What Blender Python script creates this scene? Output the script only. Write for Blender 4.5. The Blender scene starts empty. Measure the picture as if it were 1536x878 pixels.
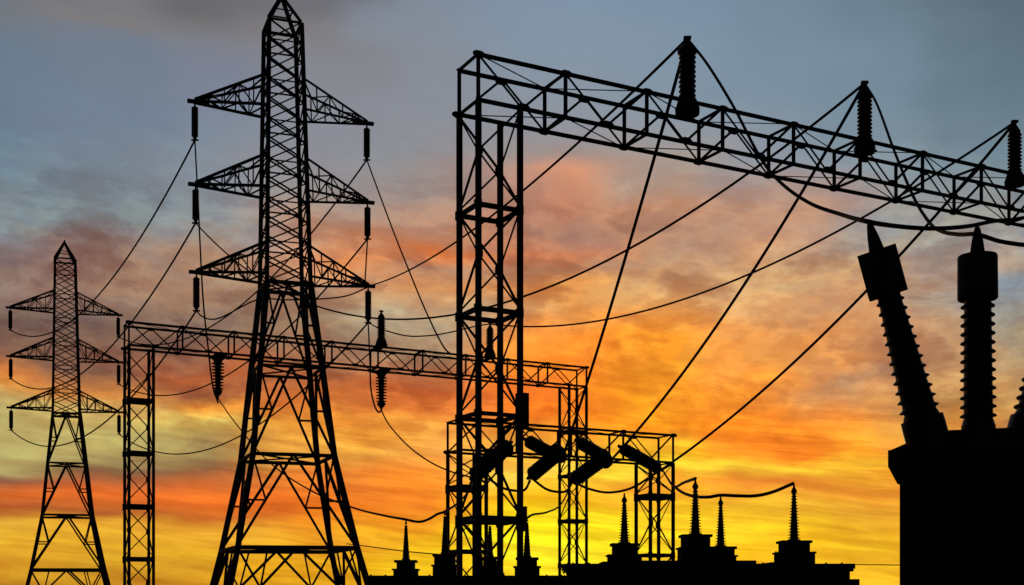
import bpy, math, random
from mathutils import Vector, Matrix

random.seed(7)
SC = bpy.context.scene
COL = SC.collection
F = 1900.0            # focal length in pixels of a 1536 px wide picture
EYE = 1.7             # camera height
HZ = 900.0            # picture row of the horizon
R = math.radians

# ------------------------------------------------------------------ camera
cam_d = bpy.data.cameras.new('camera')
cam = bpy.data.objects.new('camera', cam_d)
COL.objects.link(cam)
cam.location = (0, 0, EYE)
cam.rotation_euler = (R(90), 0, 0)
cam_d.sensor_width = 36
cam_d.lens = F / 1536 * 36
cam_d.shift_y = (HZ - 439) / 1536
cam_d.clip_start = .1
cam_d.clip_end = 5000
SC.camera = cam

# ------------------------------------------------------------------ colour management
SC.view_settings.view_transform = 'Standard'
SC.view_settings.look = 'None'
SC.view_settings.exposure = 0
SC.view_settings.gamma = 1
SC.view_settings.use_curve_mapping = False

# ------------------------------------------------------------------ sunset sky
def lin(c):
    return tuple(((v / 255) / 12.92 if v / 255 <= .04045 else ((v / 255 + .055) / 1.055) ** 2.4) for v in c)

def vivid(c, y):
    k = min(max((y - 230) / 120, 0), 1); m = min(max((y - 720) / 50, 0), 1)
    sat = 1.12 + .09 * k - .12 * m; val = 1.085 - .04 * k - .045 * m
    l = .3 * c[0] + .59 * c[1] + .11 * c[2]
    return tuple(min(max((l + (q - l) * sat) * val, 0), 255) for q in c)
SUN_AZ, SUN_EL = R(2.6), R(2.2)
# cloud deck of the western sky: for a run of compass bearings, colour against height above the horizon
SKY = {
 -30: [(0,(104,109,117)),(28,(108,111,117)),(60,(99,114,129)),(200,(101,119,135)),(300,(115,127,137)),(365,(124,130,136)),(392,(122,108,108)),(440,(143,124,115)),(480,(100,86,82)),(540,(112,88,80)),(566,(190,122,72)),(585,(200,142,80)),(604,(180,160,108)),(632,(172,164,114)),(655,(176,164,112)),(688,(168,156,108)),(706,(100,84,74)),(730,(196,108,56)),(758,(168,88,48)),(776,(185,112,50)),(792,(228,176,66)),(822,(228,176,58)),(850,(218,160,52)),(880,(186,132,42))],
 130: [(0,(113,113,117)),(24,(118,115,116)),(60,(107,117,130)),(200,(108,122,138)),(345,(124,134,140)),(382,(120,106,106)),(420,(130,106,100)),(480,(104,88,84)),(555,(122,92,78)),(592,(190,132,78)),(612,(186,160,106)),(660,(184,172,116)),(688,(124,98,74)),(720,(190,104,60)),(742,(216,112,52)),(768,(168,92,48)),(786,(232,174,62)),(832,(232,180,58)),(880,(196,141,44))],
 300: [(0,(98,98,103)),(20,(107,105,106)),(60,(117,119,127)),(110,(115,121,136)),(200,(119,129,142)),(300,(125,133,142)),(358,(141,136,136)),(400,(156,131,116)),(440,(158,132,114)),(480,(132,112,102)),(520,(116,94,84)),(560,(172,104,68)),(600,(142,94,70)),(622,(226,160,78)),(645,(212,190,112)),(680,(152,134,94)),(700,(132,92,66)),(738,(236,124,54)),(768,(196,106,46)),(798,(238,178,62)),(840,(230,176,54)),(880,(200,141,45))],
 480: [(0,(104,104,109)),(30,(117,114,116)),(80,(122,122,128)),(200,(129,132,140)),(280,(140,135,136)),(340,(172,140,122)),(382,(202,140,98)),(430,(160,136,120)),(500,(142,120,102)),(570,(148,96,70)),(620,(184,110,62)),(656,(224,160,76)),(690,(214,160,82)),(712,(208,128,64)),(760,(230,120,42)),(800,(235,162,50)),(840,(230,170,42)),(880,(225,165,42))],
 620: [(0,(121,129,141)),(50,(124,131,141)),(130,(128,132,140)),(225,(130,132,138)),(290,(150,135,130)),(336,(180,134,108)),(358,(212,134,82)),(390,(164,130,112)),(430,(200,150,106)),(480,(164,150,130)),(520,(146,120,100)),(580,(188,110,66)),(620,(200,120,66)),(650,(230,166,88)),(680,(224,164,90)),(710,(224,138,60)),(742,(226,130,50)),(782,(236,156,42)),(802,(241,186,42)),(842,(246,202,42)),(880,(240,190,42))],
 830: [(0,(121,137,154)),(80,(124,138,152)),(180,(134,138,146)),(232,(150,136,130)),(268,(194,140,114)),(300,(174,126,106)),(342,(160,125,111)),(366,(186,126,96)),(398,(170,130,106)),(432,(205,150,96)),(470,(206,150,96)),(520,(246,150,70)),(560,(240,140,60)),(600,(226,122,56)),(640,(240,130,52)),(678,(251,180,82)),(702,(238,204,96)),(728,(240,188,64)),(746,(250,190,42)),(770,(255,226,40)),(800,(255,236,42)),(830,(255,236,52)),(880,(255,220,52))],
 1000: [(0,(117,134,151)),(100,(121,137,152)),(180,(129,140,150)),(258,(160,146,136)),(300,(180,140,116)),(350,(166,136,120)),(400,(180,145,116)),(440,(204,164,120)),(480,(222,164,98)),(520,(246,156,66)),(560,(250,164,66)),(600,(250,160,56)),(630,(250,149,50)),(660,(253,178,68)),(690,(255,192,62)),(718,(250,215,82)),(738,(236,162,60)),(768,(252,206,50)),(800,(252,208,48)),(840,(250,198,46)),(880,(255,206,46))],
 1150: [(0,(111,129,144)),(150,(117,134,148)),(240,(135,140,148)),(300,(170,141,126)),(350,(186,146,120)),(400,(190,155,121)),(440,(200,165,126)),(480,(205,160,116)),(530,(214,150,90)),(570,(246,154,70)),(620,(250,142,54)),(660,(240,138,56)),(688,(232,134,54)),(710,(246,196,76)),(734,(216,132,60)),(750,(226,150,60)),(772,(248,200,58)),(800,(250,206,50)),(822,(245,190,42)),(850,(246,190,46)),(880,(250,196,44))],
 1300: [(0,(104,121,134)),(150,(111,129,142)),(260,(129,141,150)),(330,(150,148,146)),(390,(184,156,128)),(440,(196,154,118)),(500,(186,142,108)),(550,(166,131,106)),(580,(210,150,96)),(620,(230,148,72)),(650,(240,160,70)),(680,(240,156,60)),(702,(245,186,72)),(740,(220,146,60)),(770,(238,180,62)),(800,(226,166,46)),(830,(245,196,52)),(880,(245,186,52))],
 1450: [(0,(94,109,121)),(150,(100,117,129)),(260,(115,130,140)),(330,(139,142,143)),(370,(150,149,149)),(420,(170,146,128)),(460,(158,146,136)),(510,(172,146,122)),(560,(186,146,104)),(600,(170,131,86)),(650,(212,154,82)),(720,(225,152,64)),(800,(226,166,50)),(880,(235,171,52))],
 1550: [(0,(87,102,114)),(150,(97,114,125)),(250,(109,127,138)),(340,(125,138,148)),(430,(131,138,146)),(500,(150,145,135)),(560,(165,146,116)),(650,(182,141,92)),(750,(215,150,66)),(880,(235,171,60))],
}

W = bpy.data.worlds.new('World')
SC.world = W
W.use_nodes = True
nt = W.node_tree
nt.nodes.clear()
def N(tree, kind, **kw):
    n = tree.nodes.new(kind)
    for k, v in kw.items(): setattr(n, k, v)
    return n
def M_(tree, op, a, b=None, c=None, clamp=False):
    n = tree.nodes.new('ShaderNodeMath'); n.operation = op; n.use_clamp = clamp
    for i, v in enumerate((a, b, c)):
        if v is None: continue
        if isinstance(v, (int, float)): n.inputs[i].default_value = v
        else: tree.links.new(v, n.inputs[i])
    return n.outputs[0]
def smooth(tree, v, a, b, lo=0., hi=1.):
    n = tree.nodes.new('ShaderNodeMapRange'); n.interpolation_type = 'SMOOTHSTEP'
    tree.links.new(v, n.inputs[0])
    for i, q in enumerate((a, b, lo, hi)): n.inputs[i + 1].default_value = q
    return n.outputs[0]
def noise(tree, vec, scale, detail, rough=.55, dist=0.):
    n = tree.nodes.new('ShaderNodeTexNoise'); n.noise_dimensions = '3D'
    n.inputs['Scale'].default_value = scale; n.inputs['Detail'].default_value = detail
    n.inputs['Roughness'].default_value = rough; n.inputs['Distortion'].default_value = dist
    tree.links.new(vec, n.inputs['Vector'])
    return n.outputs['Fac']
def comb(tree, x, y, z=0.):
    n = tree.nodes.new('ShaderNodeCombineXYZ')
    for i, v in enumerate((x, y, z)):
        if isinstance(v, (int, float)): n.inputs[i].default_value = v
        else: tree.links.new(v, n.inputs[i])
    return n.outputs[0]
def mixc(tree, f, a, b, mode='MIX'):
    n = tree.nodes.new('ShaderNodeMix'); n.data_type = 'RGBA'; n.blend_type = mode
    for i, v in ((0, f), (6, a), (7, b)):
        if isinstance(v, (int, float)): n.inputs[i].default_value = v
        elif isinstance(v, tuple): n.inputs[i].default_value = (*v, 1)
        else: tree.links.new(v, n.inputs[i])
    return n.outputs[2]

tc = N(nt, 'ShaderNodeTexCoord')
sep = N(nt, 'ShaderNodeSeparateXYZ'); nt.links.new(tc.outputs['Generated'], sep.inputs[0])
X, Y, Z = sep.outputs
az = M_(nt, 'ARCTAN2', X, Y)                    # bearing, 0 = straight ahead (west), radians
el = M_(nt, 'ARCSINE', Z)                       # height above the horizon, radians
# ragged cloud edges: bend the bearings and heights with turbulence, more sideways than upright
wv = comb(nt, M_(nt, 'MULTIPLY', az, 7.), M_(nt, 'MULTIPLY', el, 17.), 3.1)
wv2 = comb(nt, M_(nt, 'MULTIPLY', az, 9.), M_(nt, 'MULTIPLY', el, 20.), 9.7)
w1 = noise(nt, wv, 1., 6., .46)
w2 = noise(nt, wv2, 1., 4., .42)
low = M_(nt, 'MULTIPLY', smooth(nt, el, .24, .40, 1., .5), smooth(nt, el, .03, .14, .55, 1.))
el2 = M_(nt, 'MULTIPLY_ADD', M_(nt, 'MULTIPLY', M_(nt, 'SUBTRACT', w1, .5), low), .075, el)
az2 = M_(nt, 'MULTIPLY_ADD', M_(nt, 'SUBTRACT', w2, .5), .16, az)
EL_MAX = .52
t = M_(nt, 'DIVIDE', el2, EL_MAX, clamp=True)
cols = sorted(SKY)
prev = None
for i, px in enumerate(cols):
    a = math.atan((px - 768) / F)
    rp = N(nt, 'ShaderNodeValToRGB'); cr = rp.color_ramp; cr.interpolation = 'CARDINAL' if False else 'LINEAR'
    stops = sorted((math.atan((HZ - y) / F * math.cos(a)) / EL_MAX, lin(vivid(c, y))) for y, c in SKY[px])
    stops = [(max(p, 0.0), c) for p, c in stops]
    cr.elements[0].position = stops[0][0]; cr.elements[0].color = (*stops[0][1], 1)
    cr.elements[1].position = stops[-1][0]; cr.elements[1].color = (*stops[-1][1], 1)
    for p, c in stops[1:-1]:
        e = cr.elements.new(p); e.color = (*c, 1)
    nt.links.new(t, rp.inputs[0])
    if prev is None:
        prev = rp.outputs[0]
    else:
        f = smooth(nt, az2, pa, a)
        prev = mixc(nt, f, prev, rp.outputs[0])
    pa = a
deck = prev
# wisps and streaks inside the deck
tilt = M_(nt, 'MULTIPLY_ADD', az, .10, M_(nt, 'MULTIPLY_ADD', el, .75, M_(nt, 'MULTIPLY', el2, .25)))
sv = comb(nt, M_(nt, 'MULTIPLY', az, 13.), M_(nt, 'MULTIPLY', tilt, 95.), 1.7)
s1 = noise(nt, sv, 1., 6., .55, .25)
sv2 = comb(nt, M_(nt, 'MULTIPLY', az, 30.), M_(nt, 'MULTIPLY', tilt, 62.), 5.2)
s2 = noise(nt, sv2, 1., 8., .64, .1)
# mottled cloudlets higher up, thin sharp-edged streaks near the horizon
sv3 = comb(nt, M_(nt, 'MULTIPLY', az, 36.), M_(nt, 'MULTIPLY', M_(nt, 'MULTIPLY_ADD', az, -.16, tilt), 70.), 12.4)
s3 = smooth(nt, noise(nt, sv3, 1., 9., .66, .12), .40, .62, -.5, .5)
mott = M_(nt, 'MULTIPLY', smooth(nt, el, .10, .15), smooth(nt, el, .24, .33, 1., 0.))
sv4 = comb(nt, M_(nt, 'MULTIPLY', az, 9.), M_(nt, 'MULTIPLY', tilt, 130.), 21.)
s4 = smooth(nt, noise(nt, sv4, 1., 6., .6, .35), .40, .60, -.5, .5)
strk = M_(nt, 'MULTIPLY', smooth(nt, el, .11, .19, 1., .15), smooth(nt, az, -.30, -.12, .7, 1.))
strk = M_(nt, 'MULTIPLY', strk, smooth(nt, el, .24, .34, 1., 0.))
amt = smooth(nt, el, .26, .38, 1., .06)
g1 = M_(nt, 'MULTIPLY_ADD', M_(nt, 'MULTIPLY', M_(nt, 'SUBTRACT', s1, .5), amt), .55, 1.)
g2 = M_(nt, 'MULTIPLY_ADD', M_(nt, 'MULTIPLY', M_(nt, 'SUBTRACT', s2, .5), amt), .6, 1.)
g3 = M_(nt, 'MULTIPLY_ADD', M_(nt, 'MULTIPLY', s3, mott), .26, 1.)
g4 = M_(nt, 'MULTIPLY_ADD', M_(nt, 'MULTIPLY', s4, strk), .34, 1.)
gain = M_(nt, 'MULTIPLY', M_(nt, 'MULTIPLY', g1, g2), M_(nt, 'MULTIPLY', g3, g4))
gr = M_(nt, 'POWER', gain, .62); gg = gain; gb = M_(nt, 'POWER', gain, 1.0)
gcol = N(nt, 'ShaderNodeCombineColor')
for i, s in enumerate((gr, gg, gb)): nt.links.new(s, gcol.inputs[i])
deck = mixc(nt, 1., deck, gcol.outputs[0], 'MULTIPLY')
# separate cloud bodies: shaded grey-brown middles with lit, brighter rims
cv = comb(nt, M_(nt, 'MULTIPLY', az, 13.), M_(nt, 'MULTIPLY', tilt, 27.), 33.3)
D = noise(nt, cv, 1., 9., .56, .15)
cm = M_(nt, 'MULTIPLY', smooth(nt, el, .07, .16, .15, 1.), smooth(nt, el, .26, .36, 1., .0))
body = M_(nt, 'MULTIPLY', smooth(nt, D, .50, .60), cm)
rim = M_(nt, 'MULTIPLY', M_(nt, 'MULTIPLY', smooth(nt, D, .40, .49), smooth(nt, D, .49, .56, 1., 0.)), cm)
deck = mixc(nt, M_(nt, 'MULTIPLY', body, .85), deck, mixc(nt, 1., deck, (.84, .68, .60), 'MULTIPLY'))
deck = mixc(nt, M_(nt, 'MULTIPLY', rim, .8), deck, mixc(nt, 1., deck, (1.20, 1.13, .96), 'MULTIPLY'))
# away from the sunset the sky is a dim clear dusk
dim = (.012, .016, .026)
front = smooth(nt, M_(nt, 'ABSOLUTE', az), .46, 1.25, 1., 0.)
upw = smooth(nt, el, .50, 1.0, 1., .0)
below = smooth(nt, el, -.06, -.005, .0, 1.)
deck = mixc(nt, M_(nt, 'MULTIPLY', M_(nt, 'MULTIPLY', front, upw), below), dim, deck)
nish = N(nt, 'ShaderNodeTexSky'); nish.sky_type = 'NISHITA'; nish.sun_disc = False
nish.sun_elevation = SUN_EL; nish.sun_rotation = SUN_AZ; nish.dust_density = 2.5; nish.ozone_density = 2.
bg1 = N(nt, 'ShaderNodeBackground'); nt.links.new(deck, bg1.inputs[0]); bg1.inputs[1].default_value = 1.
bg2 = N(nt, 'ShaderNodeBackground'); nt.links.new(nish.outputs[0], bg2.inputs[0]); bg2.inputs[1].default_value = .05
mixs = N(nt, 'ShaderNodeMixShader'); mixs.inputs[0].default_value = .03    # thin gaps in the deck
nt.links.new(bg1.outputs[0], mixs.inputs[1]); nt.links.new(bg2.outputs[0], mixs.inputs[2])
wo = N(nt, 'ShaderNodeOutputWorld'); nt.links.new(mixs.outputs[0], wo.inputs[0])

# ------------------------------------------------------------------ low sun behind the clouds
sd = bpy.data.lights.new('sun', 'SUN'); sd.energy = .2; sd.angle = R(2.5); sd.color = (1, .72, .42)
sun = bpy.data.objects.new('sun', sd); COL.objects.link(sun)
to_sun = Vector((math.sin(SUN_AZ) * math.cos(SUN_EL), math.cos(SUN_AZ) * math.cos(SUN_EL), math.sin(SUN_EL)))
sun.rotation_euler = to_sun.to_track_quat('Z', 'Y').to_euler()
sun.location = to_sun * 200

# ------------------------------------------------------------------ materials
def material(name, c1, c2, rough=.6, metal=0., scale=6., spec=.25, bump=.02):
    m = bpy.data.materials.new(name); m.use_nodes = True
    t_ = m.node_tree; b = t_.nodes['Principled BSDF']
    co = N(t_, 'ShaderNodeTexCoord')
    f = noise(t_, co.outputs['Object'], scale, 6., .6)
    rp = N(t_, 'ShaderNodeValToRGB'); t_.links.new(f, rp.inputs[0])
    rp.color_ramp.elements[0].position = .35; rp.color_ramp.elements[0].color = (*c1, 1)
    rp.color_ramp.elements[1].position = .68; rp.color_ramp.elements[1].color = (*c2, 1)
    t_.links.new(rp.outputs[0], b.inputs['Base Color'])
    b.inputs['Roughness'].default_value = rough; b.inputs['Metallic'].default_value = metal
    b.inputs['Specular IOR Level'].default_value = spec
    bp = N(t_, 'ShaderNodeBump'); bp.inputs['Strength'].default_value = .3; bp.inputs['Distance'].default_value = bump
    t_.links.new(noise(t_, co.outputs['Object'], scale * 5, 4.), bp.inputs['Height'])
    t_.links.new(bp.outputs[0], b.inputs['Normal'])
    return m
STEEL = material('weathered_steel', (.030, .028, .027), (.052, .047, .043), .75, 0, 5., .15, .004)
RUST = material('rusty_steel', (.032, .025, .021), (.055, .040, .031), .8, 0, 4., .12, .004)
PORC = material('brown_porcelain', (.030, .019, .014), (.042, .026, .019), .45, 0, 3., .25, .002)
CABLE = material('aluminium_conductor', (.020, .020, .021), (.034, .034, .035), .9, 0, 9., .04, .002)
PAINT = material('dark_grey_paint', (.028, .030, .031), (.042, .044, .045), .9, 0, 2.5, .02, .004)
GRAVEL = material('gravel_ground', (.05, .046, .04), (.14, .13, .115), .95, 0, 3., .1, .03)

# ------------------------------------------------------------------ mesh helpers
def frame(d, ref=None):
    d = d.normalized()
    ref = Vector(ref) if ref is not None else (Vector((0, 0, 1)) if abs(d.z) < .9 else Vector((1, 0, 0)))
    a = ref - d * ref.dot(d)
    if a.length < 1e-4:
        ref = Vector((0, 1, 0)); a = ref - d * ref.dot(d)
    a.normalize()
    return a, d.cross(a)

class MB:
    def __init__(s): s.v = []; s.f = []; s.smooth = []
    def _ring(s, pts): i = len(s.v); s.v += [tuple(p) for p in pts]; return list(range(i, i + len(pts)))
    def prism(s, p0, p1, prof, ref=None):
        p0 = Vector(p0); p1 = Vector(p1); a, b = frame(p1 - p0, ref)
        r0 = s._ring([p0 + a * x + b * y for x, y in prof]); r1 = s._ring([p1 + a * x + b * y for x, y in prof])
        n = len(prof)
        for i in range(n): s.f.append((r0[i], r0[(i + 1) % n], r1[(i + 1) % n], r1[i]))
        s.f.append(tuple(reversed(r0))); s.f.append(tuple(r1))
    def bar(s, p0, p1, w, h=None, ref=None):
        h = h or w
        s.prism(p0, p1, [(-w / 2, -h / 2), (w / 2, -h / 2), (w / 2, h / 2), (-w / 2, h / 2)], ref)
    def angle(s, p0, p1, q, ref=None, th=None):      # rolled steel angle, L section
        th = th or q * .16; c = q * .32
        s.prism(p0, p1, [(-c, -c), (q - c, -c), (q - c, th - c), (th - c, th - c), (th - c, q - c), (-c, q - c)], ref)
    def box(s, c, size, rot=None):
        m = rot or Matrix.Identity(3); c = Vector(c); h = [q / 2 for q in size]
        i = len(s.v)
        for z in (-1, 1):
            for x, y in ((-1, -1), (1, -1), (1, 1), (-1, 1)):
                s.v.append(tuple(c + m @ Vector((x * h[0], y * h[1], z * h[2]))))
        for q in ((3, 2, 1, 0), (4, 5, 6, 7), (0, 1, 5, 4), (1, 2, 6, 5), (2, 3, 7, 6), (3, 0, 4, 7)):
            s.f.append(tuple(i + k for k in q))
    def lathe(s, p0, axis, prof, seg=16):            # prof: (distance along the axis, radius)
        p0 = Vector(p0); d = Vector(axis).normalized(); a, b = frame(d)
        rings = []
        for h, r in prof:
            rings.append(s._ring([p0 + d * h + (a * math.cos(2 * math.pi * k / seg) + b * math.sin(2 * math.pi * k / seg)) * max(r, .0015) for k in range(seg)]))
        for r0, r1 in zip(rings, rings[1:]):
            for k in range(seg): s.f.append((r0[k], r0[(k + 1) % seg], r1[(k + 1) % seg], r1[k]))
        s.f.append(tuple(reversed(rings[0]))); s.f.append(tuple(rings[-1]))
    def tube(s, pts, r, seg=6):
        pts = [Vector(p) for p in pts]; rings = []
        for i, p in enumerate(pts):
            d = (pts[min(i + 1, len(pts) - 1)] - pts[max(i - 1, 0)])
            a, b = frame(d)
            rings.append(s._ring([p + (a * math.cos(2 * math.pi * k / seg) + b * math.sin(2 * math.pi * k / seg)) * r for k in range(seg)]))
        for r0, r1 in zip(rings, rings[1:]):
            for k in range(seg): s.f.append((r0[k], r0[(k + 1) % seg], r1[(k + 1) % seg], r1[k]))
        s.f.append(tuple(reversed(rings[0]))); s.f.append(tuple(rings[-1]))
    def plate(s, c, n, up, w, h, th=.02):            # octagonal gusset plate
        c = Vector(c); n = Vector(n).normalized(); k = .28
        prof = [(-h/2, -w/2 + k*w), (-h/2 + k*h, -w/2), (h/2 - k*h, -w/2), (h/2, -w/2 + k*w), (h/2, w/2 - k*w), (h/2 - k*h, w/2), (-h/2 + k*h, w/2), (-h/2, w/2 - k*w)]
        s.prism(c - n * th / 2, c + n * th / 2, prof, up)
    def build(s, name, mat, parent=None, loc=None, smooth_=False):
        me = bpy.data.meshes.new(name); me.from_pydata(s.v, [], s.f)
        me.materials.append(mat)
        if smooth_:
            me.shade_smooth()
            try: me.set_sharp_from_angle(angle=R(35))
            except Exception: pass
        me.update()
        o = bpy.data.objects.new(name, me); COL.objects.link(o)
        if parent is not None: o.parent = parent
        if loc is not None: o.location = loc
        return o

def tag(o, label, cat, group=None):
    o['label'] = label; o['category'] = cat
    if group: o['group'] = group
    return o
def thing(name, label, cat, loc=(0, 0, 0), rot=(0, 0, 0), group=None):
    o = bpy.data.objects.new(name, None); COL.objects.link(o)
    o.empty_display_size = .5
    o.location = loc; o.rotation_euler = rot
    return tag(o, label, cat, group)
def mat_of(o):
    return Matrix.Translation(o.location) @ o.rotation_euler.to_matrix().to_4x4()
def copy_tree(o, parent=None):
    c = o.copy(); COL.objects.link(c)
    if parent is not None: c.parent = parent
    for ch in list(o.children): copy_tree(ch, c)
    return c
def P(x, y, d):                                       # a picture position at distance d, in the world
    return Vector(((x - 768) * d / F, d, EYE + (HZ - y) * d / F))

# ------------------------------------------------------------------ ground
g = MB(); g.v = [(-900, -300, 0), (900, -300, 0), (900, 1800, 0), (-900, 1800, 0)]; g.f = [(0, 1, 2, 3)]
go = g.build('ground', GRAVEL); go['kind'] = 'structure'; go['label'] = 'gravel ground of the switchyard'

# ------------------------------------------------------------------ lattice gantries
TH = math.atan(.526)
UX = Vector((math.cos(TH), math.sin(TH), 0)); UY = Vector((-math.sin(TH), math.cos(TH), 0))

def lattice_gantry(label, org, zb, hb, wy, wc, panel, n, leg_q, chord_q, br_q, tie_z, tie_h, mat, cross=True):
    root = thing('lattice_gantry', label, 'gantry', (org[0], org[1], 0), (0, 0, TH), 'lattice steel gantries')
    L = panel * n
    zt = zb + hb
    # beam: four chords, verticals and diagonals
    b = MB(); gus = []
    def gusset(parent, c, w, h):
        key = (w, h)
        q = MB(); q.plate(c, (0, 1, 0), (0, 0, 1), w, h); q.build('gusset_plate', mat, parent)
    for i in range(n + 1):
        x = i * panel
        for y in (0, wy):
            b.angle((x, y, zb), (x, y, zt), br_q * 1.25, (1, 0, 0))
        for z in (zb, zt):
            b.angle((x, 0, z), (x, wy, z), br_q, (0, 0, 1))
    for i in range(n):
        x0, xm, x1 = i * panel, (i + .5) * panel, (i + 1) * panel
        b.angle((x0, 0, zt), (xm, 0, zb), br_q); b.angle((xm, 0, zb), (x1, 0, zt), br_q)
        b.angle((x0, wy, zb), (xm, wy, zt), br_q); b.angle((xm, wy, zt), (x1, wy, zb), br_q)
        if i % 2 == 0:
            b.bar((x0, 0, zt), (x1, wy, zt + .01), br_q * .35); b.bar((x0, wy, zb), (x1, 0, zb - .01), br_q * .35)
        else:
            b.bar((x0, wy, zt), (x1, 0, zt + .01), br_q * .35); b.bar((x0, 0, zb), (x1, wy, zb - .01), br_q * .35)
    beam = b.build('beam', mat, root)
    for y, z in ((0, zb), (0, zt), (wy, zb), (wy, zt)):
        c = MB(); c.angle((-chord_q * .4, y, z), (L + chord_q * .4, y, z), chord_q, (0, 0, 1 if z == zb else -1))
        c.build('chord', mat, beam)
    for i in range(n + 1):
        x = i * panel
        gusset(beam, (x, -chord_q * .5, zt - .02), .32, .16); gusset(beam, (x, wy + chord_q * .5, zb + .02), .32, .16)
        if i < n:
            gusset(beam, (x + panel / 2, -chord_q * .5, zb + .03), .34, .17)
            gusset(beam, (x + panel / 2, wy + chord_q * .5, zt - .03), .34, .17)
    # two columns
    for cx in (0, L - wc):
        k = MB(); kp = []
        levels = [zb] + list(tie_z) + [0]
        corners = [(cx, 0), (cx + wc, 0), (cx + wc, wy), (cx, wy)]
        for za, zc in zip(levels, levels[1:]):
            zm = (za + zc) / 2
            # bracing meets half way up on two opposite legs (near outer, far inner)
            for a_, c_ in (((cx, 0), (cx + wc, 0)), ((cx, 0), (cx, wy)), ((cx + wc, wy), (cx + wc, 0)), ((cx + wc, wy), (cx, wy))):
                k.angle((*a_, zm), (*c_, za - .05), br_q * .8); k.angle((*a_, zm), (*c_, zc + .05), br_q * .8)
            for a_, nn in (((cx, 0), (0, 1, 0)), ((cx + wc, wy), (0, 1, 0))):
                kp.append((a_[0], a_[1] - .06 if a_[1] == 0 else a_[1] + .06, zm))
        col = k.build('column', mat, root)
        for c_ in kp: gusset(col, c_, .2, .3)
        for x, y in corners:
            lg = MB(); lg.angle((x, y, -.05), (x, y, zb), leg_q, (1, 0, 0), leg_q * .3); lg.build('leg', mat, col)
            ft = MB(); ft.box((x, y, .12), (.5, .5, .3)); ft.build('footing', GRAVEL, col)
        for z, h in zip(tie_z, tie_h):
            t_ = MB()
            for i in range(4):
                p, q = corners[i], corners[(i + 1) % 4]
                t_.bar((*p, z - h / 2), (*q, z - h / 2), h, .05)
            for x, y in corners: t_.box((x, y, z - h / 2), (leg_q * 1.25, leg_q * 1.25, h * 1.3 + .06))
            t_.build('tie_frame', mat, col)
    return root, L

def on_gantry(org, px, ly):                           # distance along a gantry beam where it crosses a bearing
    k = (px - 768) / F
    bx, by = org[0] + UY.x * ly, org[1] + UY.y * ly
    return (k * by - bx) / (UX.x - k * UX.y)
def gpt(org, lx, ly, z):
    return Vector((org[0], org[1], 0)) + UX * lx + UY * ly + Vector((0, 0, z))

ORG1 = (P(717, 0, 30).x, 30.0)
ZB1, HB1 = 13.54, 1.09
tz = [ZB1 - 2.40, ZB1 - 4.87, ZB1 - 7.36, ZB1 - 9.83, ZB1 - 12.2]
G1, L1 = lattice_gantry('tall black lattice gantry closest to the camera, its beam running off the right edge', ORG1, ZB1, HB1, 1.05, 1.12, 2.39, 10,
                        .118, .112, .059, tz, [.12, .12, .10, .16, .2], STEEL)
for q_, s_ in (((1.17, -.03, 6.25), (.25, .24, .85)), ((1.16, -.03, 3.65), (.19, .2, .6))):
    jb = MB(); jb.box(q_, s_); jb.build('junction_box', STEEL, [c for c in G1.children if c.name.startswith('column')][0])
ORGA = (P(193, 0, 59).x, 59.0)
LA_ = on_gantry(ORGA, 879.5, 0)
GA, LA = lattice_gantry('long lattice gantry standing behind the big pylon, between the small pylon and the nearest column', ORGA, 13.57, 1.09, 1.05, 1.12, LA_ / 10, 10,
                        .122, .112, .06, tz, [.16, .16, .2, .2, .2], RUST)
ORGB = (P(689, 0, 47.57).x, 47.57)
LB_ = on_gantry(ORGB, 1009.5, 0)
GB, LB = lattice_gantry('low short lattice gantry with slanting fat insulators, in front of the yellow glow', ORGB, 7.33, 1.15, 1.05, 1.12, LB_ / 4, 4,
                          .11, .095, .055, [6.05, 3.6, 1.15], [.22, .14, .14], RUST)

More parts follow.
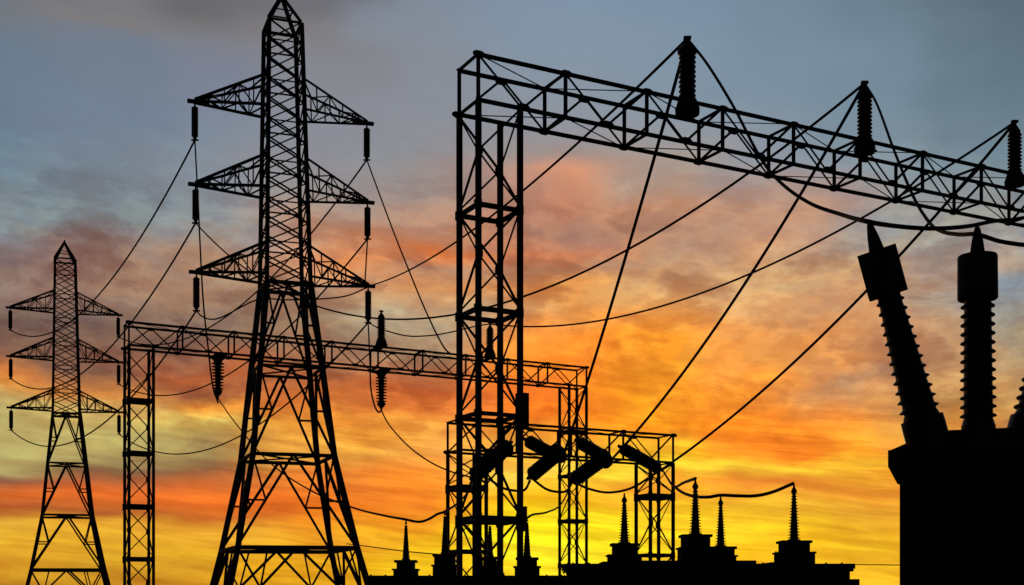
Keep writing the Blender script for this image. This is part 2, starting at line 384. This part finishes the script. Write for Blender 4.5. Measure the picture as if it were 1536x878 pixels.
# ------------------------------------------------------------------ pylons
ZP = lambda y: EYE + (HZ - y) * 80 / F
YAW = R(20.5)
def lattice_pylon(label, loc, rot):
    root = thing('lattice_pylon', label, 'pylon', loc, rot, 'lattice transmission pylons')
    LV = [(0, 9.5), (2.63, 8.3), (4.86, 7.25), (10.6, 5.0), (16.1, 3.85), (21.4, 2.72), (37.8, 2.03)]
    def side(z):
        for (z0, s0), (z1, s1) in zip(LV, LV[1:]):
            if z <= z1: return s0 + (s1 - s0) * (z - z0) / (z1 - z0)
        return LV[-1][1]
    def corner(k, z):
        h = side(z) / 2; return Vector((h * (1, -1, -1, 1)[k], h * (1, 1, -1, -1)[k], z))
    br = MB()
    # upper body: crossed panels on the four faces
    n = 13
    zs = [21.4 + (37.8 - 21.4) * i / n for i in range(n + 1)]
    for z0, z1 in zip(zs, zs[1:]):
        for k in range(4):
            a0, b0, a1, b1 = corner(k, z0), corner((k + 1) % 4, z0), corner(k, z1), corner((k + 1) % 4, z1)
            br.angle(a0, b1, .09); br.angle(b0, a1, .09)
            if zs.index(z0) % 2 == 0: br.angle(a0, b0, .085)
    # splayed base: inverted V in each panel with secondary struts
    for z0, z1 in ((16.1, 21.4), (10.6, 16.1), (4.86, 10.6), (0, 4.86)):
        for k in range(4):
            a0, b0, a1, b1 = corner(k, z0), corner((k + 1) % 4, z0), corner(k, z1), corner((k + 1) % 4, z1)
            top = (a1 + b1) / 2
            q = .17 if z0 < 15 else .15
            br.angle(top, a0, q); br.angle(top, b0, q)
            zm = (z0 + z1) / 2
            am, bm = corner(k, zm), corner((k + 1) % 4, zm)
            ma, mb = (top + a0) / 2, (top + b0) / 2
            br.angle(am, ma, .12); br.angle(bm, mb, .12)
            br.angle(a1, ma, .12); br.angle(b1, mb, .12)
            if z0 == 0:
                br.angle(a1, (top + a0 * 1) / 2, .12)
                br.angle(a1.lerp(b1, .25), ma, .12); br.angle(a1.lerp(b1, .75), mb, .12)
        br.angle(corner(0, z1), corner(2, z1), .1); br.angle(corner(1, z1), corner(3, z1), .1)
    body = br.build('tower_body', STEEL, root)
    for k in range(4):
        lg = MB()
        pts = [corner(k, z) for z, _ in LV]; pts[0].z = -.1
        for i, (p, q) in enumerate(zip(pts, pts[1:])): lg.angle(p, q, .24 if i > 4 else .33, (1, 0, 0), .08)
        lg.build('leg', STEEL, body)
    for z, q in ((4.86, .26), (10.6, .22), (16.1, .17), (21.4, .24)):
        rf = MB()
        for k in range(4): rf.bar(corner(k, z), corner((k + 1) % 4, z), q, .12)
        rf.build('ring_frame', STEEL, body)
    pk = MB(); apex = Vector((0, 0, 39.75))
    for k in range(4):
        pk.angle(corner(k, 37.8), apex, .2); pk.angle(corner(k, 37.8), corner((k + 1) % 4, 37.8), .16)
        pk.angle(corner(k, 37.8).lerp(apex, .45), corner((k + 1) % 4, 37.8).lerp(apex, .45), .08)
    pk.box(apex, (.16, .16, .5))
    pk.build('peak', STEEL, root)
    for zb_, zt_ in ((32.4, 34.35), (27.3, 29.35), (21.9, 23.85)):
        for sx in (-1, 1):
            a = MB(); hb_, ht_ = side(zb_) / 2, side(zt_) / 2
            tip = Vector((sx * 5.45, 0, zb_))
            Bs = [Vector((sx * hb_, q * hb_, zb_)) for q in (-1, 1)]; Ts = [Vector((sx * ht_, q * ht_, zt_)) for q in (-1, 1)]
            tb = [tip + Vector((0, q * .14, 0)) for q in (-1, 1)]
            for q in (0, 1):
                a.angle(Bs[q], tb[q], .15); a.angle(Ts[q], tb[q] + Vector((0, 0, .1)), .15)
                m = 5
                for i in range(m):
                    f0, f1 = i / m, (i + 1) / m
                    bb0, tt0 = Bs[q].lerp(tb[q], f0), Ts[q].lerp(tb[q], f0)
                    bb1, tt1 = Bs[q].lerp(tb[q], f1), Ts[q].lerp(tb[q], f1)
                    if i: a.angle(bb0, tt0, .075)
                    if i < m - 1:
                        a.angle(*((tt0, bb1) if i % 2 == 0 else (bb0, tt1)), .075)
            for i in range(5):
                f0, f1 = i / 5, (i + 1) / 5
                a.angle(Bs[i % 2].lerp(tb[i % 2], f0), Bs[1 - i % 2].lerp(tb[1 - i % 2], f1), .08)
                a.angle(Ts[i % 2].lerp(tb[i % 2], f0), Ts[1 - i % 2].lerp(tb[1 - i % 2], f1), .08)
            a.bar(tip - Vector((sx * .9, 0, -.03)), tip + Vector((sx * .42, 0, .03)), .19, .26)
            a.build('cross_arm', STEEL, root)
    return root
P1 = lattice_pylon('big lattice pylon rising out of the top of the picture, left of centre', (P(431, 0, 80).x, 80, 0), (0, R(-.5), YAW))
P2 = copy_tree(P1)
P2.location = (P(101, 0, 135).x, 135, 0); P2.rotation_euler = (0, R(-.4), YAW)
P2['label'] = 'smaller, farther lattice pylon at the far left'
M1, M2 = mat_of(P1), mat_of(P2)

# ------------------------------------------------------------------ insulators
def shed_profile(h0, h1, n, r_in, r_out, taper=1.):
    pr = []
    p = (h1 - h0) / n
    for i in range(n):
        k = 1 + (taper - 1) * i / max(n - 1, 1)
        z = h0 + i * p
        pr += [(z, r_in * k), (z + p * .28, r_in * k), (z + p * .42, r_out * k), (z + p * .54, r_out * k * .98), (z + p * .74, r_in * k)]
    return pr

def suspension_string(label, top):
    r = thing('suspension_insulator', label, 'insulator', top, group='insulator strings hanging from the pylon arms')
    a = MB(); a.lathe((0, 0, 0), (0, 0, -1), [(-.06, .05), (.12, .06), (.16, .13), (.2, .14)], 10); a.build('top_fitting', STEEL, r)
    d = MB(); d.lathe((0, 0, 0), (0, 0, -1), shed_profile(.2, 2.0, 13, .19, .225), 14); d.build('disc_stack', PORC, r, smooth_=True)
    c = MB(); c.lathe((0, 0, 0), (0, 0, -1), [(2.0, .15), (2.08, .12), (2.2, .05)], 10); c.bar((-.22, 0, -2.2), (.22, 0, -2.2), .09); c.build('clamp', STEEL, r)
    return r
SB = {}
names = {('1', -1, 0): 'insulator string under the left tip of the big pylon\'s top arm',
         ('1', -1, 1): 'insulator string under the left tip of the big pylon\'s middle arm',
         ('1', -1, 2): 'insulator string under the left tip of the big pylon\'s lowest arm',
         ('1', 1, 0): 'insulator string under the right tip of the big pylon\'s top arm',
         ('1', 1, 1): 'insulator string under the right tip of the big pylon\'s middle arm',
         ('1', 1, 2): 'insulator string under the right tip of the big pylon\'s lowest arm',
         ('2', -1, 0): 'short insulator string under the left tip of the small pylon\'s top arm',
         ('2', -1, 1): 'short insulator string under the left tip of the small pylon\'s middle arm',
         ('2', -1, 2): 'short insulator string under the left tip of the small pylon\'s lowest arm',
         ('2', 1, 0): 'short insulator string under the right tip of the small pylon\'s top arm',
         ('2', 1, 1): 'short insulator string under the right tip of the small pylon\'s middle arm',
         ('2', 1, 2): 'short insulator string under the right tip of the small pylon\'s lowest arm'}
for (pn, sx, lv), lab in names.items():
    m = M1 if pn == '1' else M2
    top = m @ Vector((sx * 5.42, 0, (32.4, 27.3, 21.9)[lv] - .14))
    suspension_string(lab, top)
    SB[pn, sx, lv] = top + Vector((0, 0, -2.2))

# post insulators that stand on the gantry beams, and strings that hang below them
def post_insulator(label, base, h, r, mat=PORC, fat=False):
    o = thing('post_insulator', label, 'insulator', base, group='post insulators standing on the gantry beams')
    b = MB(); b.lathe((0, 0, 0), (0, 0, 1), [(-.02, r * 1.45), (.10, r * 1.5), (.14, r * 1.5), (.20, r * 1.35), (.36, r * 1.15), (.42, r * .95)], 18); b.build('base', STEEL, o, smooth_=True)
    s = MB()
    if fat: s.lathe((0, 0, 0), (0, 0, 1), shed_profile(.42, h * .78, 9, r * .90, r * 1.05) + [(h * .78, r * .95), (h * .81, r * 1.2), (h * .85, r * 1.18), (h * .9, r * .75)], 18)
    else: s.lathe((0, 0, 0), (0, 0, 1), shed_profile(.42, h * .82, 11, r * .76, r * 1.06), 18)
    s.build('shed_stack', mat, o, smooth_=True)
    c = MB(); c.lathe((0, 0, 0), (0, 0, 1), [(h * .82, r * .86), (h * .86, r * .82), (h * .93, r * .42), (h * .97, r * .22), (h, r * .18)], 14)
    c.bar((0, 0, h - .02), (0, 0, h + .07), .06); c.box((0, 0, h + .02), (.20, .12, .07)); c.build('terminal_cap', STEEL, o)
    return Vector(base) + Vector((0, 0, h))
def saddle(org, root, lx, z, wy=1.05):
    q = MB(); q.bar((lx, max(wy - .45, .1) if wy > 1 and root is G1 else .1, z), (lx, wy + .03, z), .05, .30); q.build('insulator_saddle', STEEL, root)
TOPS1 = []
for px, lab, h, fat in ((1031, 'thick post insulator on the nearest gantry beam, at the foot of the leftmost wire peak', 2.02, True),
                   (1297, 'ribbed post insulator on the nearest gantry beam, middle of its three', 2.02, False),
                   (1522, 'ribbed post insulator on the nearest gantry beam, cut by the right edge of the picture', 1.98, False)):
    lx = on_gantry(ORG1, px, .95)
    saddle(ORG1, G1, lx, ZB1 + HB1 + .07)
    TOPS1.append(post_insulator(lab, gpt(ORG1, lx, .95, ZB1 + HB1 + .10), h, .222 if fat else .205, fat=fat))
TOPSA = []
for px, lab in ((572, 'slim post insulator on top of the long gantry beam, right of the big pylon'),
                (735, 'slim post insulator on the long gantry beam, seen through the nearest column')):
    lx = on_gantry(ORGA, px, .5)
    saddle(ORGA, GA, lx, 13.57 + 1.09 + .07)
    TOPSA.append(post_insulator(lab, gpt(ORGA, lx, .5, 13.57 + 1.09 + .1), 1.82, .21))
def hanging_string(label, top, h, r):
    o = thing('hanging_insulator', label, 'insulator', top, group='insulators hanging below the long gantry beam')
    a = MB(); a.lathe((0, 0, 0), (0, 0, -1), [(-.03, r * 1.1), (.08, r * 1.15), (.14, r * .8), (.24, r * .7)], 14); a.build('top_flange', STEEL, o)
    d = MB(); d.lathe((0, 0, 0), (0, 0, -1), shed_profile(.24, h * .8, 9, r * .52, r * 1.08, .86), 16); d.build('disc_stack', PORC, o, smooth_=True)
    c = MB(); c.lathe((0, 0, 0), (0, 0, -1), [(h * .8, r * .8), (h * .86, r * .7), (h * .95, r * .2), (h, r * .16)], 12); c.build('end_cap', STEEL, o)
    return Vector(top) + Vector((0, 0, -h))
BOTA = []
for px, lab in ((327, 'hanging disc insulator below the long gantry beam, left of the big pylon'),
                (572, 'hanging disc insulator below the long gantry beam, right of the big pylon')):
    lx = on_gantry(ORGA, px, .5)
    q = MB(); q.box((lx, 1.05 / 2, 13.57 - .07), (.6, 1.15, .05)); q.build('insulator_saddle', RUST, GA)
    BOTA.append(hanging_string(lab, gpt(ORGA, lx, .5, 13.57 - .1), 2.0, .29))

# fat tension insulators slung from the low gantry
def tension_string(label, p, q, r=.27, bell=False):
    p, q = Vector(p), Vector(q); L = (q - p).length
    o = thing('tension_insulator', label, 'insulator', p, group='fat tension insulators slung from the low gantry')
    d = (q - p).normalized()
    pr = [(0, r * .5), (.04, r * .75), (.12, r * .94)] + shed_profile(.12, L - .12, 14, r * .93, r * 1.02) + [(L - .12, r * .94), (L - .04, r * .75), (L, r * .5)]
    b = MB(); b.lathe((0, 0, 0), d, pr, 18); b.build('disc_stack', PORC, o, smooth_=True)
    if bell:
        f = MB(); f.lathe(-d * .1, d, [(0, r * .5), (.06, r * 1.0), (.16, r * 1.3), (.34, r * 1.36), (.46, r * 1.2), (.52, r * .9)], 18); f.build('end_bell', STEEL, o, smooth_=True)
    f = MB(); f.lathe(-d * .14, d, [(0, .05), (.08, .07), (.16, .1)], 8); f.build('socket_fitting', STEEL, o)
    f = MB(); f.lathe(d * (L - .02), d, [(0, .11), (.08, .08), (.18, .05)], 8); f.build('clevis', STEEL, o)
    return o
def dB(px): return gpt(ORGB, on_gantry(ORGB, px, 0), 0, 0).y
tens = [((765, 666), (709, 716), -.25, -.1, 'fat tension insulator behind the nearest column, leftmost of the six'),
        ((789, 660), (842, 689), -.1, -.9, 'fat tension insulator sloping down right from the beam, just right of the nearest column'),
        ((842, 676), (795, 715), -.9, -.5, 'fat tension insulator sloping down left, forming the first arrowhead right of the nearest column'),
        ((866, 662), (914, 690), -.1, -.9, 'fat tension insulator sloping down right, upper arm of the second arrowhead'),
        ((911, 684), (858, 722), -.9, -.5, 'fat tension insulator sloping down left, lower arm of the second arrowhead'),
        ((931, 671), (990, 704), -.1, -.9, 'fat lone tension insulator sloping down right, rightmost on the low gantry')]
for (a, b, da, db, lab), r_, be in zip(tens, (.32, .27, .30, .27, .31, .26), (False, False, True, False, True, False)):
    tension_string(lab, P(a[0], a[1], dB(a[0]) + da), P(b[0], b[1], dB(b[0]) + db), r_, be)
YOKE = [P(845, 683, dB(845) - .95), P(916, 691, dB(916) - .95), P(993, 704, dB(993) - .95)]

# ------------------------------------------------------------------ wires
def spline(pts, n=14):
    pts = [Vector(p) for p in pts]
    if len(pts) == 2: return [pts[0].lerp(pts[1], i / n) for i in range(n + 1)]
    ext = [pts[0] * 2 - pts[1]] + pts + [pts[-1] * 2 - pts[-2]]
    out = []
    for i in range(1, len(ext) - 2):
        a, b, c, d = ext[i - 1:i + 3]
        for k in range(n):
            u = k / n
            out.append(.5 * ((2 * b) + (c - a) * u + (2 * a - 5 * b + 4 * c - d) * u * u + (3 * b - a - 3 * c + d) * u ** 3))
    out.append(pts[-1]); return out
def sagged(p, q, sag, n=48):
    return [Vector(p).lerp(Vector(q), i / n) - Vector((0, 0, 4 * sag * (i / n) * (1 - i / n))) for i in range(n + 1)]
def wire(label, pts, r, group='overhead conductors', name='power_line'):
    m = MB(); m.tube(pts, r, 7)
    return tag(m.build(name, CABLE, smooth_=True), label, 'cable', group)

lvn = ('top', 'middle', 'lowest')
for lv, sag in ((0, 4.6), (1, 4.5), (2, 4.4)):
    wire('sagging conductor between the left ends of the two pylons\' %s arms' % lvn[lv], sagged(SB['2', -1, lv], SB['1', -1, lv], sag), .057, 'conductors between the two pylons')
for lv, sag in ((0, 4.8), (1, 4.6), (2, 4.8)):
    wire('sagging conductor between the right ends of the two pylons\' %s arms' % lvn[lv], sagged(SB['2', 1, lv], SB['1', 1, lv], sag), .057, 'conductors between the two pylons')

A0, A1, A2 = TOPS1
def px_path(*q): return [P(*k) for k in q]
# left-going conductors from the three post insulators
wire('conductor from the leftmost wire peak to the right tip of the big pylon\'s lowest arm',
     sagged(A0, M1 @ Vector((5.5, 0, 21.95)), 1.1), .042)
wire('conductor from the middle wire peak, passing behind the nearest column and big pylon',
     sagged(A1, SB['1', -1, 1], 6.4), .042)
wire('conductor from the right wire peak, sagging down to the slim insulator behind the nearest column',
     sagged(A2, TOPSA[1], 2.12), .042)
# steep conductors down to the low gantry
for top, y, s, lab in ((A0, YOKE[0], .35, 'steep conductor from the leftmost wire peak down to the first arrowhead of insulators'),
                       (A1, YOKE[1], .78, 'steep conductor from the middle wire peak down to the second arrowhead of insulators'),
                       (A2, YOKE[2], .85, 'steep conductor from the right wire peak down to the lone slanting insulator')):
    wire(lab, sagged(top, y, s), .05)
# droppers to the big transformer
D18 = 18.0
wire('thick dropper from the leftmost wire peak that sweeps under the beam past the tilted bushing',
     spline([A0, P(1062, 98, 32.6), P(1100, 160, 31), P(1140, 236, 28.5), P(1172, 275, 26.5), P(1215, 305, 24.5), P(1262, 322, 22), P(1303, 333, D18 + .15), P(1350, 340, 19.5), P(1400, 343, 20), P(1450, 340, 21), P(1491, 332, 22), P(1540, 326, 23), P(1640, 300, 25)]), .036, 'droppers to the big transformer')
wire('thick dropper from the middle wire peak that sweeps past the upright bushing',
     spline([A1, P(1316, 158, 35), P(1342, 228, 31), P(1370, 295, 27), P(1394, 334, 24), P(1412, 347, 21.5), P(1438, 352, 19.5), P(1466, 352, D18 + .12), P(1500, 362, 18.5), P(1540, 368, 18.5), P(1600, 372, 18.5)]), .033, 'droppers to the big transformer')
# pylon to gantry droppers
wire('dropper from the big pylon\'s top left insulator to the hanging insulator left of it',
     spline([SB['1', -1, 0], P(297, 300, 74), P(304, 440, 69), P(312, 520, 66), P(319, 578, 64), P(327, 604, BOTA[0].y)]), .046)
wire('long sagging cable from the hanging insulator left of the big pylon to the small bushings',
     spline([BOTA[0], P(345, 624, 60), P(362, 646, 58), P(392, 682, 54), P(427, 712, 50), P(470, 738, 45), P(500, 751, 41), P(540, 765, 36), P(578, 774, 31), P(606, 779, 26.8), P(628, 783, 26.8), P(643, 779, 26.8), P(657, 771, 26.8), P(668, 767, 26.8), P(690, 752, 34), P(708, 730, 42), P(709, 718, dB(709) - .15)]), .028)
wire('dropper from the big pylon\'s top right insulator sloping down to the long gantry beam',
     spline([SB['1', 1, 0], P(588, 342, 77), P(615, 410, 74), P(641, 472, 71), P(668, 524, 68), gpt(ORGA, on_gantry(ORGA, 690, .5), .5, 14.7)]), .046)
wire('vertical dropper from the big pylon\'s middle right insulator to its lowest right arm',
     spline([SB['1', 1, 1], M1 @ Vector((5.2, 0, 22.0))]), .046)
wire('looping dropper from the big pylon\'s lowest right insulator to the hanging insulator on the gantry',
     spline([SB['1', 1, 2], P(555, 545, 72), P(556, 580, 69), P(561, 606, 67), P(567, 618, 66.3), BOTA[1]]), .046)
wire('sagging cable from the hanging insulator right of the big pylon to the leftmost fat insulator',
     spline([BOTA[1], P(584, 638, 64.5), P(610, 667, 61), P(640, 690, 57), P(672, 706, 53), P(709, 717, dB(709) - .2)]), .035)
wire('short slack cable between the two slim insulators on the long gantry beam',
     spline([TOPSA[1], P(712, 490, 66.5), P(669, 500, 66), P(640, 504, 66), P(610, 504, 66), P(578, 496, 67), P(563, 490, 72), SB['1', 1, 2]]), .036)
wire('slack jumper under the big pylon\'s lowest arms, from left insulator to right tip',
     spline([SB['1', -1, 2], P(302, 474, 78.3), P(315, 479, 78.4), P(335, 475, 78.6), P(386, 450, 79), P(430, 450, 79.5), P(476, 449, 80.5), P(520, 444, 81.3), M1 @ Vector((5.4, 0, 21.85))]), .046)
# jumper loops on the low gantry
lp = [((733, 718), (753, 731.5), (770, 736), (787, 735), (797, 716), 'first slack jumper loop under the low gantry, seen through the nearest column'),
      ((797, 717), (818, 733), (835, 738), (850, 736.5), (859, 722), 'second slack jumper loop under the low gantry, between the two arrowheads'),
      ((862, 724), (885, 734), (915, 739), (950, 731), (990, 705), 'third slack jumper loop under the low gantry, below the lone insulator')]
for a, b, c, d_, e, lab in lp:
    wire(lab, spline([P(*q, dB(q[0]) - .5) for q in (a, b, c, d_, e)]), .05, 'jumper loops under the low gantry')
# low transformer links
DB = 24.8
TIP = {609: P(609, 781, 26.8), 668: P(668, 767, 26.8), 738: P(735, 783, 26.8), 790: P(790.5, 777, 26.8),
       937: P(937, 740, DB), 1043: P(1043, 718, DB), 1081: P(1081, 744, DB), 1191: P(1191, 725, DB)}
wire('cable from the lone slanting insulator down and up to the tallest ribbed bushing',
     spline([P(993, 704, dB(993) - .9), P(1001, 717, 44), P(1011, 730, 36), P(1026, 724, 30), TIP[1043]]), .035, 'low cables to the bushings')
wire('slack cable along the tips of the right-hand ribbed bushings',
     spline([P(1011, 730, 33), P(1024, 739, 29), P(1042, 745, 26), P(1062, 746, DB + .05), P(1081, 743.2, DB), P(1105, 744, DB), P(1133, 744, DB), P(1160, 738, DB), TIP[1191]]), .034, 'low cables to the bushings')
wire('slack cable from the lower arrowhead arm down left to the smooth bushings',
     spline([P(858, 724, dB(858) - .5), P(842, 756, 42), P(822, 768, 34), P(800, 772, 29), P(790.5, 777, 26.8), P(772, 784, 26.8), P(754, 787, 26.8), P(735, 783, 26.8), P(719, 786, 26.8)]), .026, 'low cables to the bushings')
wire('thin level cable from the low transformer to the big transformer at right', spline([P(1278, 847, 23.2), P(1360, 848, 18.7)]), .008, 'thin cables')
wire('thin cable sagging behind the small bushings at lower left', spline([P(520, 816, 60), P(560, 821, 55), P(605, 827, 50), P(660, 832, 46)]), .022, 'thin cables')

# ------------------------------------------------------------------ low transformers at the bottom
def bushing(parent, base, axis, h, r0, r1, n, head=True):
    b = MB()
    if n: b.lathe(base, axis, [(-.02, r0 * 1.15), (.03, r0 * 1.15)] + shed_profile(.03, h * .84, n, r0 * .74, r0 * 1.16, r1 / r0) + [(h * .84, r1 * .9)], 16)
    else: b.lathe(base, axis, [(-.02, r0 * 1.2), (.03, r0 * 1.2), (.05, r0)] + shed_profile(.05, h * .9, 10, r0 * .95, r0 * 1.04, r1 / r0), 16)
    o = b.build('bushing', PORC, parent, smooth_=True)
    t_ = MB()
    if n: t_.lathe(base, axis, [(h * .83, r1 * 1.25), (h * .86, r1 * 1.3), (h * .92, r1 * .55), (h, .012)], 12)
    else: t_.lathe(base, axis, [(h * .9, r1 * .95), (h * .95, r1 * .6), (h, .012)], 12)
    t_.build('terminal', STEEL, o)
    return o

def low_transformer(label, px0, px1, d, depth, ytop, turrets, steps=()):
    s = d / F
    x0, x1 = (px0 - 768) * s, (px1 - 768) * s
    zt = EYE + (HZ - ytop) * s
    cx = (x0 + x1) / 2
    root = thing('power_transformer', label, 'transformer', (cx, d + depth / 2, 0), group='low transformers along the bottom')
    w = x1 - x0
    a = MB(); a.box((0, 0, (zt - .14) / 2 + .08), (w - .16, depth - .16, zt - .30))
    for i in range(int(w / .45) + 1):
        a.box((-w / 2 + .2 + i * (w - .4) / int(w / .45), -depth / 2 + .04, zt / 2 - .05), (.06, .09, zt - .75))
    a.build('tank', PAINT, root)
    l = MB(); l.box((0, 0, zt - .05), (w, depth, .1)); l.box((0, 0, zt - .125), (w - .05, depth - .05, .05))
    for i in range(int(w / .3)): l.lathe((-w / 2 + .15 + i * .3, -depth / 2 + .035, zt - .16), (0, 0, 1), [(0, .02), (.18, .02)], 6)
    l.build('lid', PAINT, root)
    for sx in (-.32, .32):
        rd = MB()
        for k in range(9): rd.box((sx * w + (k - 4) * .12, -depth / 2 - .22, zt * .48), (.035, .42, zt * .62))
        rd.build('radiator', PAINT, root)
    bs = MB(); bs.box((0, 0, .06), (w + .1, depth + .2, .13)); bs.build('plinth', GRAVEL, root)
    for (qx0, qx1, qy) in steps:
        st = MB(); za = EYE + (HZ - qy) * s
        st.box((((qx0 + qx1) / 2 - 768) * s - cx, 0, (za + zt - .02) / 2), ((qx1 - qx0) * s, depth * .8, za - zt + .02)); st.build('lid_cover', PAINT, root)
    for t_ in turrets:
        lx, w1, y1, w2, y2, wf, btip, br, n = t_
        dm = d + depth / 2; q = dm / F                   # the turrets stand on the middle of the lid
        bx = (lx - 768) * q - cx; Zq = lambda y: EYE + (HZ - y) * q
        tu = MB()
        tu.box((bx, 0, (zt - .03 + Zq(y1)) / 2), (w1 * q, w1 * q, Zq(y1) - zt + .03))
        tu.box((bx, 0, (Zq(y1) + Zq(y2)) / 2), (w2 * q, w2 * q, Zq(y2) - Zq(y1) + .01))
        tu.box((bx, 0, Zq(y2) - .02), (wf * q, wf * q, .05)); tu.box((bx, 0, Zq(y1) - .012), (w1 * q + .06, w1 * q + .06, .035))
        for k in ((-1, 1) if w1 > 49 else ()): tu.bar((bx + k * (w1 * q / 2 + .05), -.1, zt), (bx + k * (w1 * q / 2 + .05), -.1, Zq(y1) + .02), .025)
        tob = tu.build('turret', PAINT, root)
        bushing(root, (bx, 0, Zq(y2) + .005), (0, 0, 1), Zq(btip) - Zq(y2), br * q, br * q * .42, n)
    return root
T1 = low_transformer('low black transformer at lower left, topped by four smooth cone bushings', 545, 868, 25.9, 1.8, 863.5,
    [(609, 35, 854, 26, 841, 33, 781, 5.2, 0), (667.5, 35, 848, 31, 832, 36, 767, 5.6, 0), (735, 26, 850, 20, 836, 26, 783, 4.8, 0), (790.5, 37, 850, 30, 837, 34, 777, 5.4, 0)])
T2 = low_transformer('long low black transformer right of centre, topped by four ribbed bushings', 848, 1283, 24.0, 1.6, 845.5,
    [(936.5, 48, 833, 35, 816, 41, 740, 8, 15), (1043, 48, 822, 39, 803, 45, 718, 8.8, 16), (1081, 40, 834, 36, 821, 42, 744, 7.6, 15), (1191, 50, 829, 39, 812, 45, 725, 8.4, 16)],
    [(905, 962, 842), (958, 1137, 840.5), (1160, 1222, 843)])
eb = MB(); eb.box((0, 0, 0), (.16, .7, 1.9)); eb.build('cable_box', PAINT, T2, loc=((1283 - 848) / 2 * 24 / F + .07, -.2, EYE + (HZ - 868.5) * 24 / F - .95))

# ------------------------------------------------------------------ big transformer at right
bt = thing('power_transformer', 'huge black power transformer filling the lower right corner, with tall ribbed bushings', 'transformer', (P(1450, 0, 18).x, 18.4, 0), (0, 0, R(-19.5)))
inv = mat_of(bt).inverted()
L_ = lambda x, y, d=18.1: inv @ P(x, y, d)
xl = L_(1349.5, 0).x; yf = L_(1349.5, 0).y; zt = L_(0, 698).z
xr = xl + 6.2; yb = yf + 2.8
SIXF = ((3, 2, 1, 0), (4, 5, 6, 7), (0, 1, 5, 4), (1, 2, 6, 5), (2, 3, 7, 6), (3, 0, 4, 7))
def frustum(m, x0, x1, y0, y1, z0, X0, X1, Y0, Y1, z1):
    i_ = len(m.v)
    m.v += [(x0, y0, z0), (x1, y0, z0), (x1, y1, z0), (x0, y1, z0), (X0, Y0, z1), (X1, Y0, z1), (X1, Y1, z1), (X0, Y1, z1)]
    for q in SIXF: m.f.append(tuple(i_ + k for k in q))
z7, z8 = L_(0, 727).z, L_(0, 700).z
tk = MB()
tk.box(((xl + xr) / 2, (yf + yb) / 2, z7 / 2), (xr - xl, yb - yf, z7))
frustum(tk, xl, xr, yf, yb, z7 - .01, xl - .05, xr + .05, yf - .05, yb + .05, z8)       # flared shoulder under the rim
for i in range(7): tk.box((xl + .6 + i * .85, yf - .04, z7 / 2), (.1, .1, z7 - .4))
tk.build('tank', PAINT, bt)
xo = L_(1332, 0).x; zr1 = L_(0, 676).z; zr2 = L_(0, 666).z; xq = L_(1357.5, 0).x
zc = L_(0, 647).z; xc = L_(1414, 0).x
rm = MB()
frustum(rm, xo, xr, yf - .08, yb + .08, z8 - .004, xo, xr, yf - .08, yb + .08, zr1)
frustum(rm, xo + .005, xr - .005, yf - .07, yb + .07, zr1 - .01, xq, xr - .05, yf + .02, yb, zr2)
for i in range(22): rm.lathe((xo + .14 + i * .28, yf - .06, z8 - .05), (0, 0, 1), [(0, .024), (.06, .024)], 6)
rm.build('lid', PAINT, bt)
ct = MB(); frustum(ct, xc - .03, xr - .1, yf + .1, yb - .1, zr2 - .02, xc, xr - .15, yf + .12, yb - .12, zc)
ct.build('lid_cover', PAINT, bt)
pl = MB(); pl.box(((xl + xr) / 2, (yf + yb) / 2, .1), (xr - xl + .6, yb - yf + .6, .22)); pl.build('plinth', GRAVEL, bt)
for k in range(2):
    rd = MB()
    for j in range(10): rd.box((xl + 1.5 + k * 2.4 + j * .16, yf - .42, zt * .5), (.04, .7, zt * .62))
    rd.build('radiator', PAINT, bt)

def big_bushing(tip, foot, sheds, r0, r1, fl, boxy=False):
    tip, foot = inv @ tip, inv @ foot
    ax = (tip - foot).normalized(); L = (tip - foot).length; s = 18 / F
    H = lambda f: L * f
    b = MB()
    b.lathe(foot, ax, [(-.35, fl * s), (.0, fl * s), (.13, fl * s * .98), (.14, r0 * 1.12 * s), (.2, r0 * 1.05 * s)] + shed_profile(.2, H(.64), sheds, r0 * s, (r0 + 5.6) * s, r1 / r0) + [(H(.64), r1 * s), (H(.66), r1 * s)], 26)
    o = b.build('bushing', PORC, bt, smooth_=True)
    h = MB()
    if boxy: h.bar(foot + ax * H(.650), foot + ax * H(.862), 57 * s, 28 * s, (1, 0, 0))
    else: h.lathe(foot, ax, [(H(.648), r1 * s), (H(.65), 27.5 * s), (H(.655), 29.0 * s), (H(.856), 28.6 * s), (H(.862), 27.8 * s), (H(.866), 11 * s)], 26)
    h.build('head', STEEL, o, smooth_=True)
    t_ = MB(); t_.lathe(foot, ax, [(H(.86), 11.5 * s), (H(.93), 8.5 * s), (H(.985), 5 * s), (H(1.0), 3.5 * s)], 14); t_.build('terminal', STEEL, o, smooth_=True)
    return o
big_bushing(P(1304, 335, 18), P(1386, 641, 18), 12, 24, 17, 32, True)
big_bushing(P(1466, 341, 18), P(1467.5, 652, 18), 13, 21, 19.5, 25)
big_bushing(P(1612, 350, 18.0), P(1545, 642, 18.0), 12, 24, 17, 32)

for o in bpy.data.objects:
    if o.type == 'EMPTY': o.empty_display_size = .3
SC.cycles.use_denoising = True
SC.cycles.max_bounces = 5
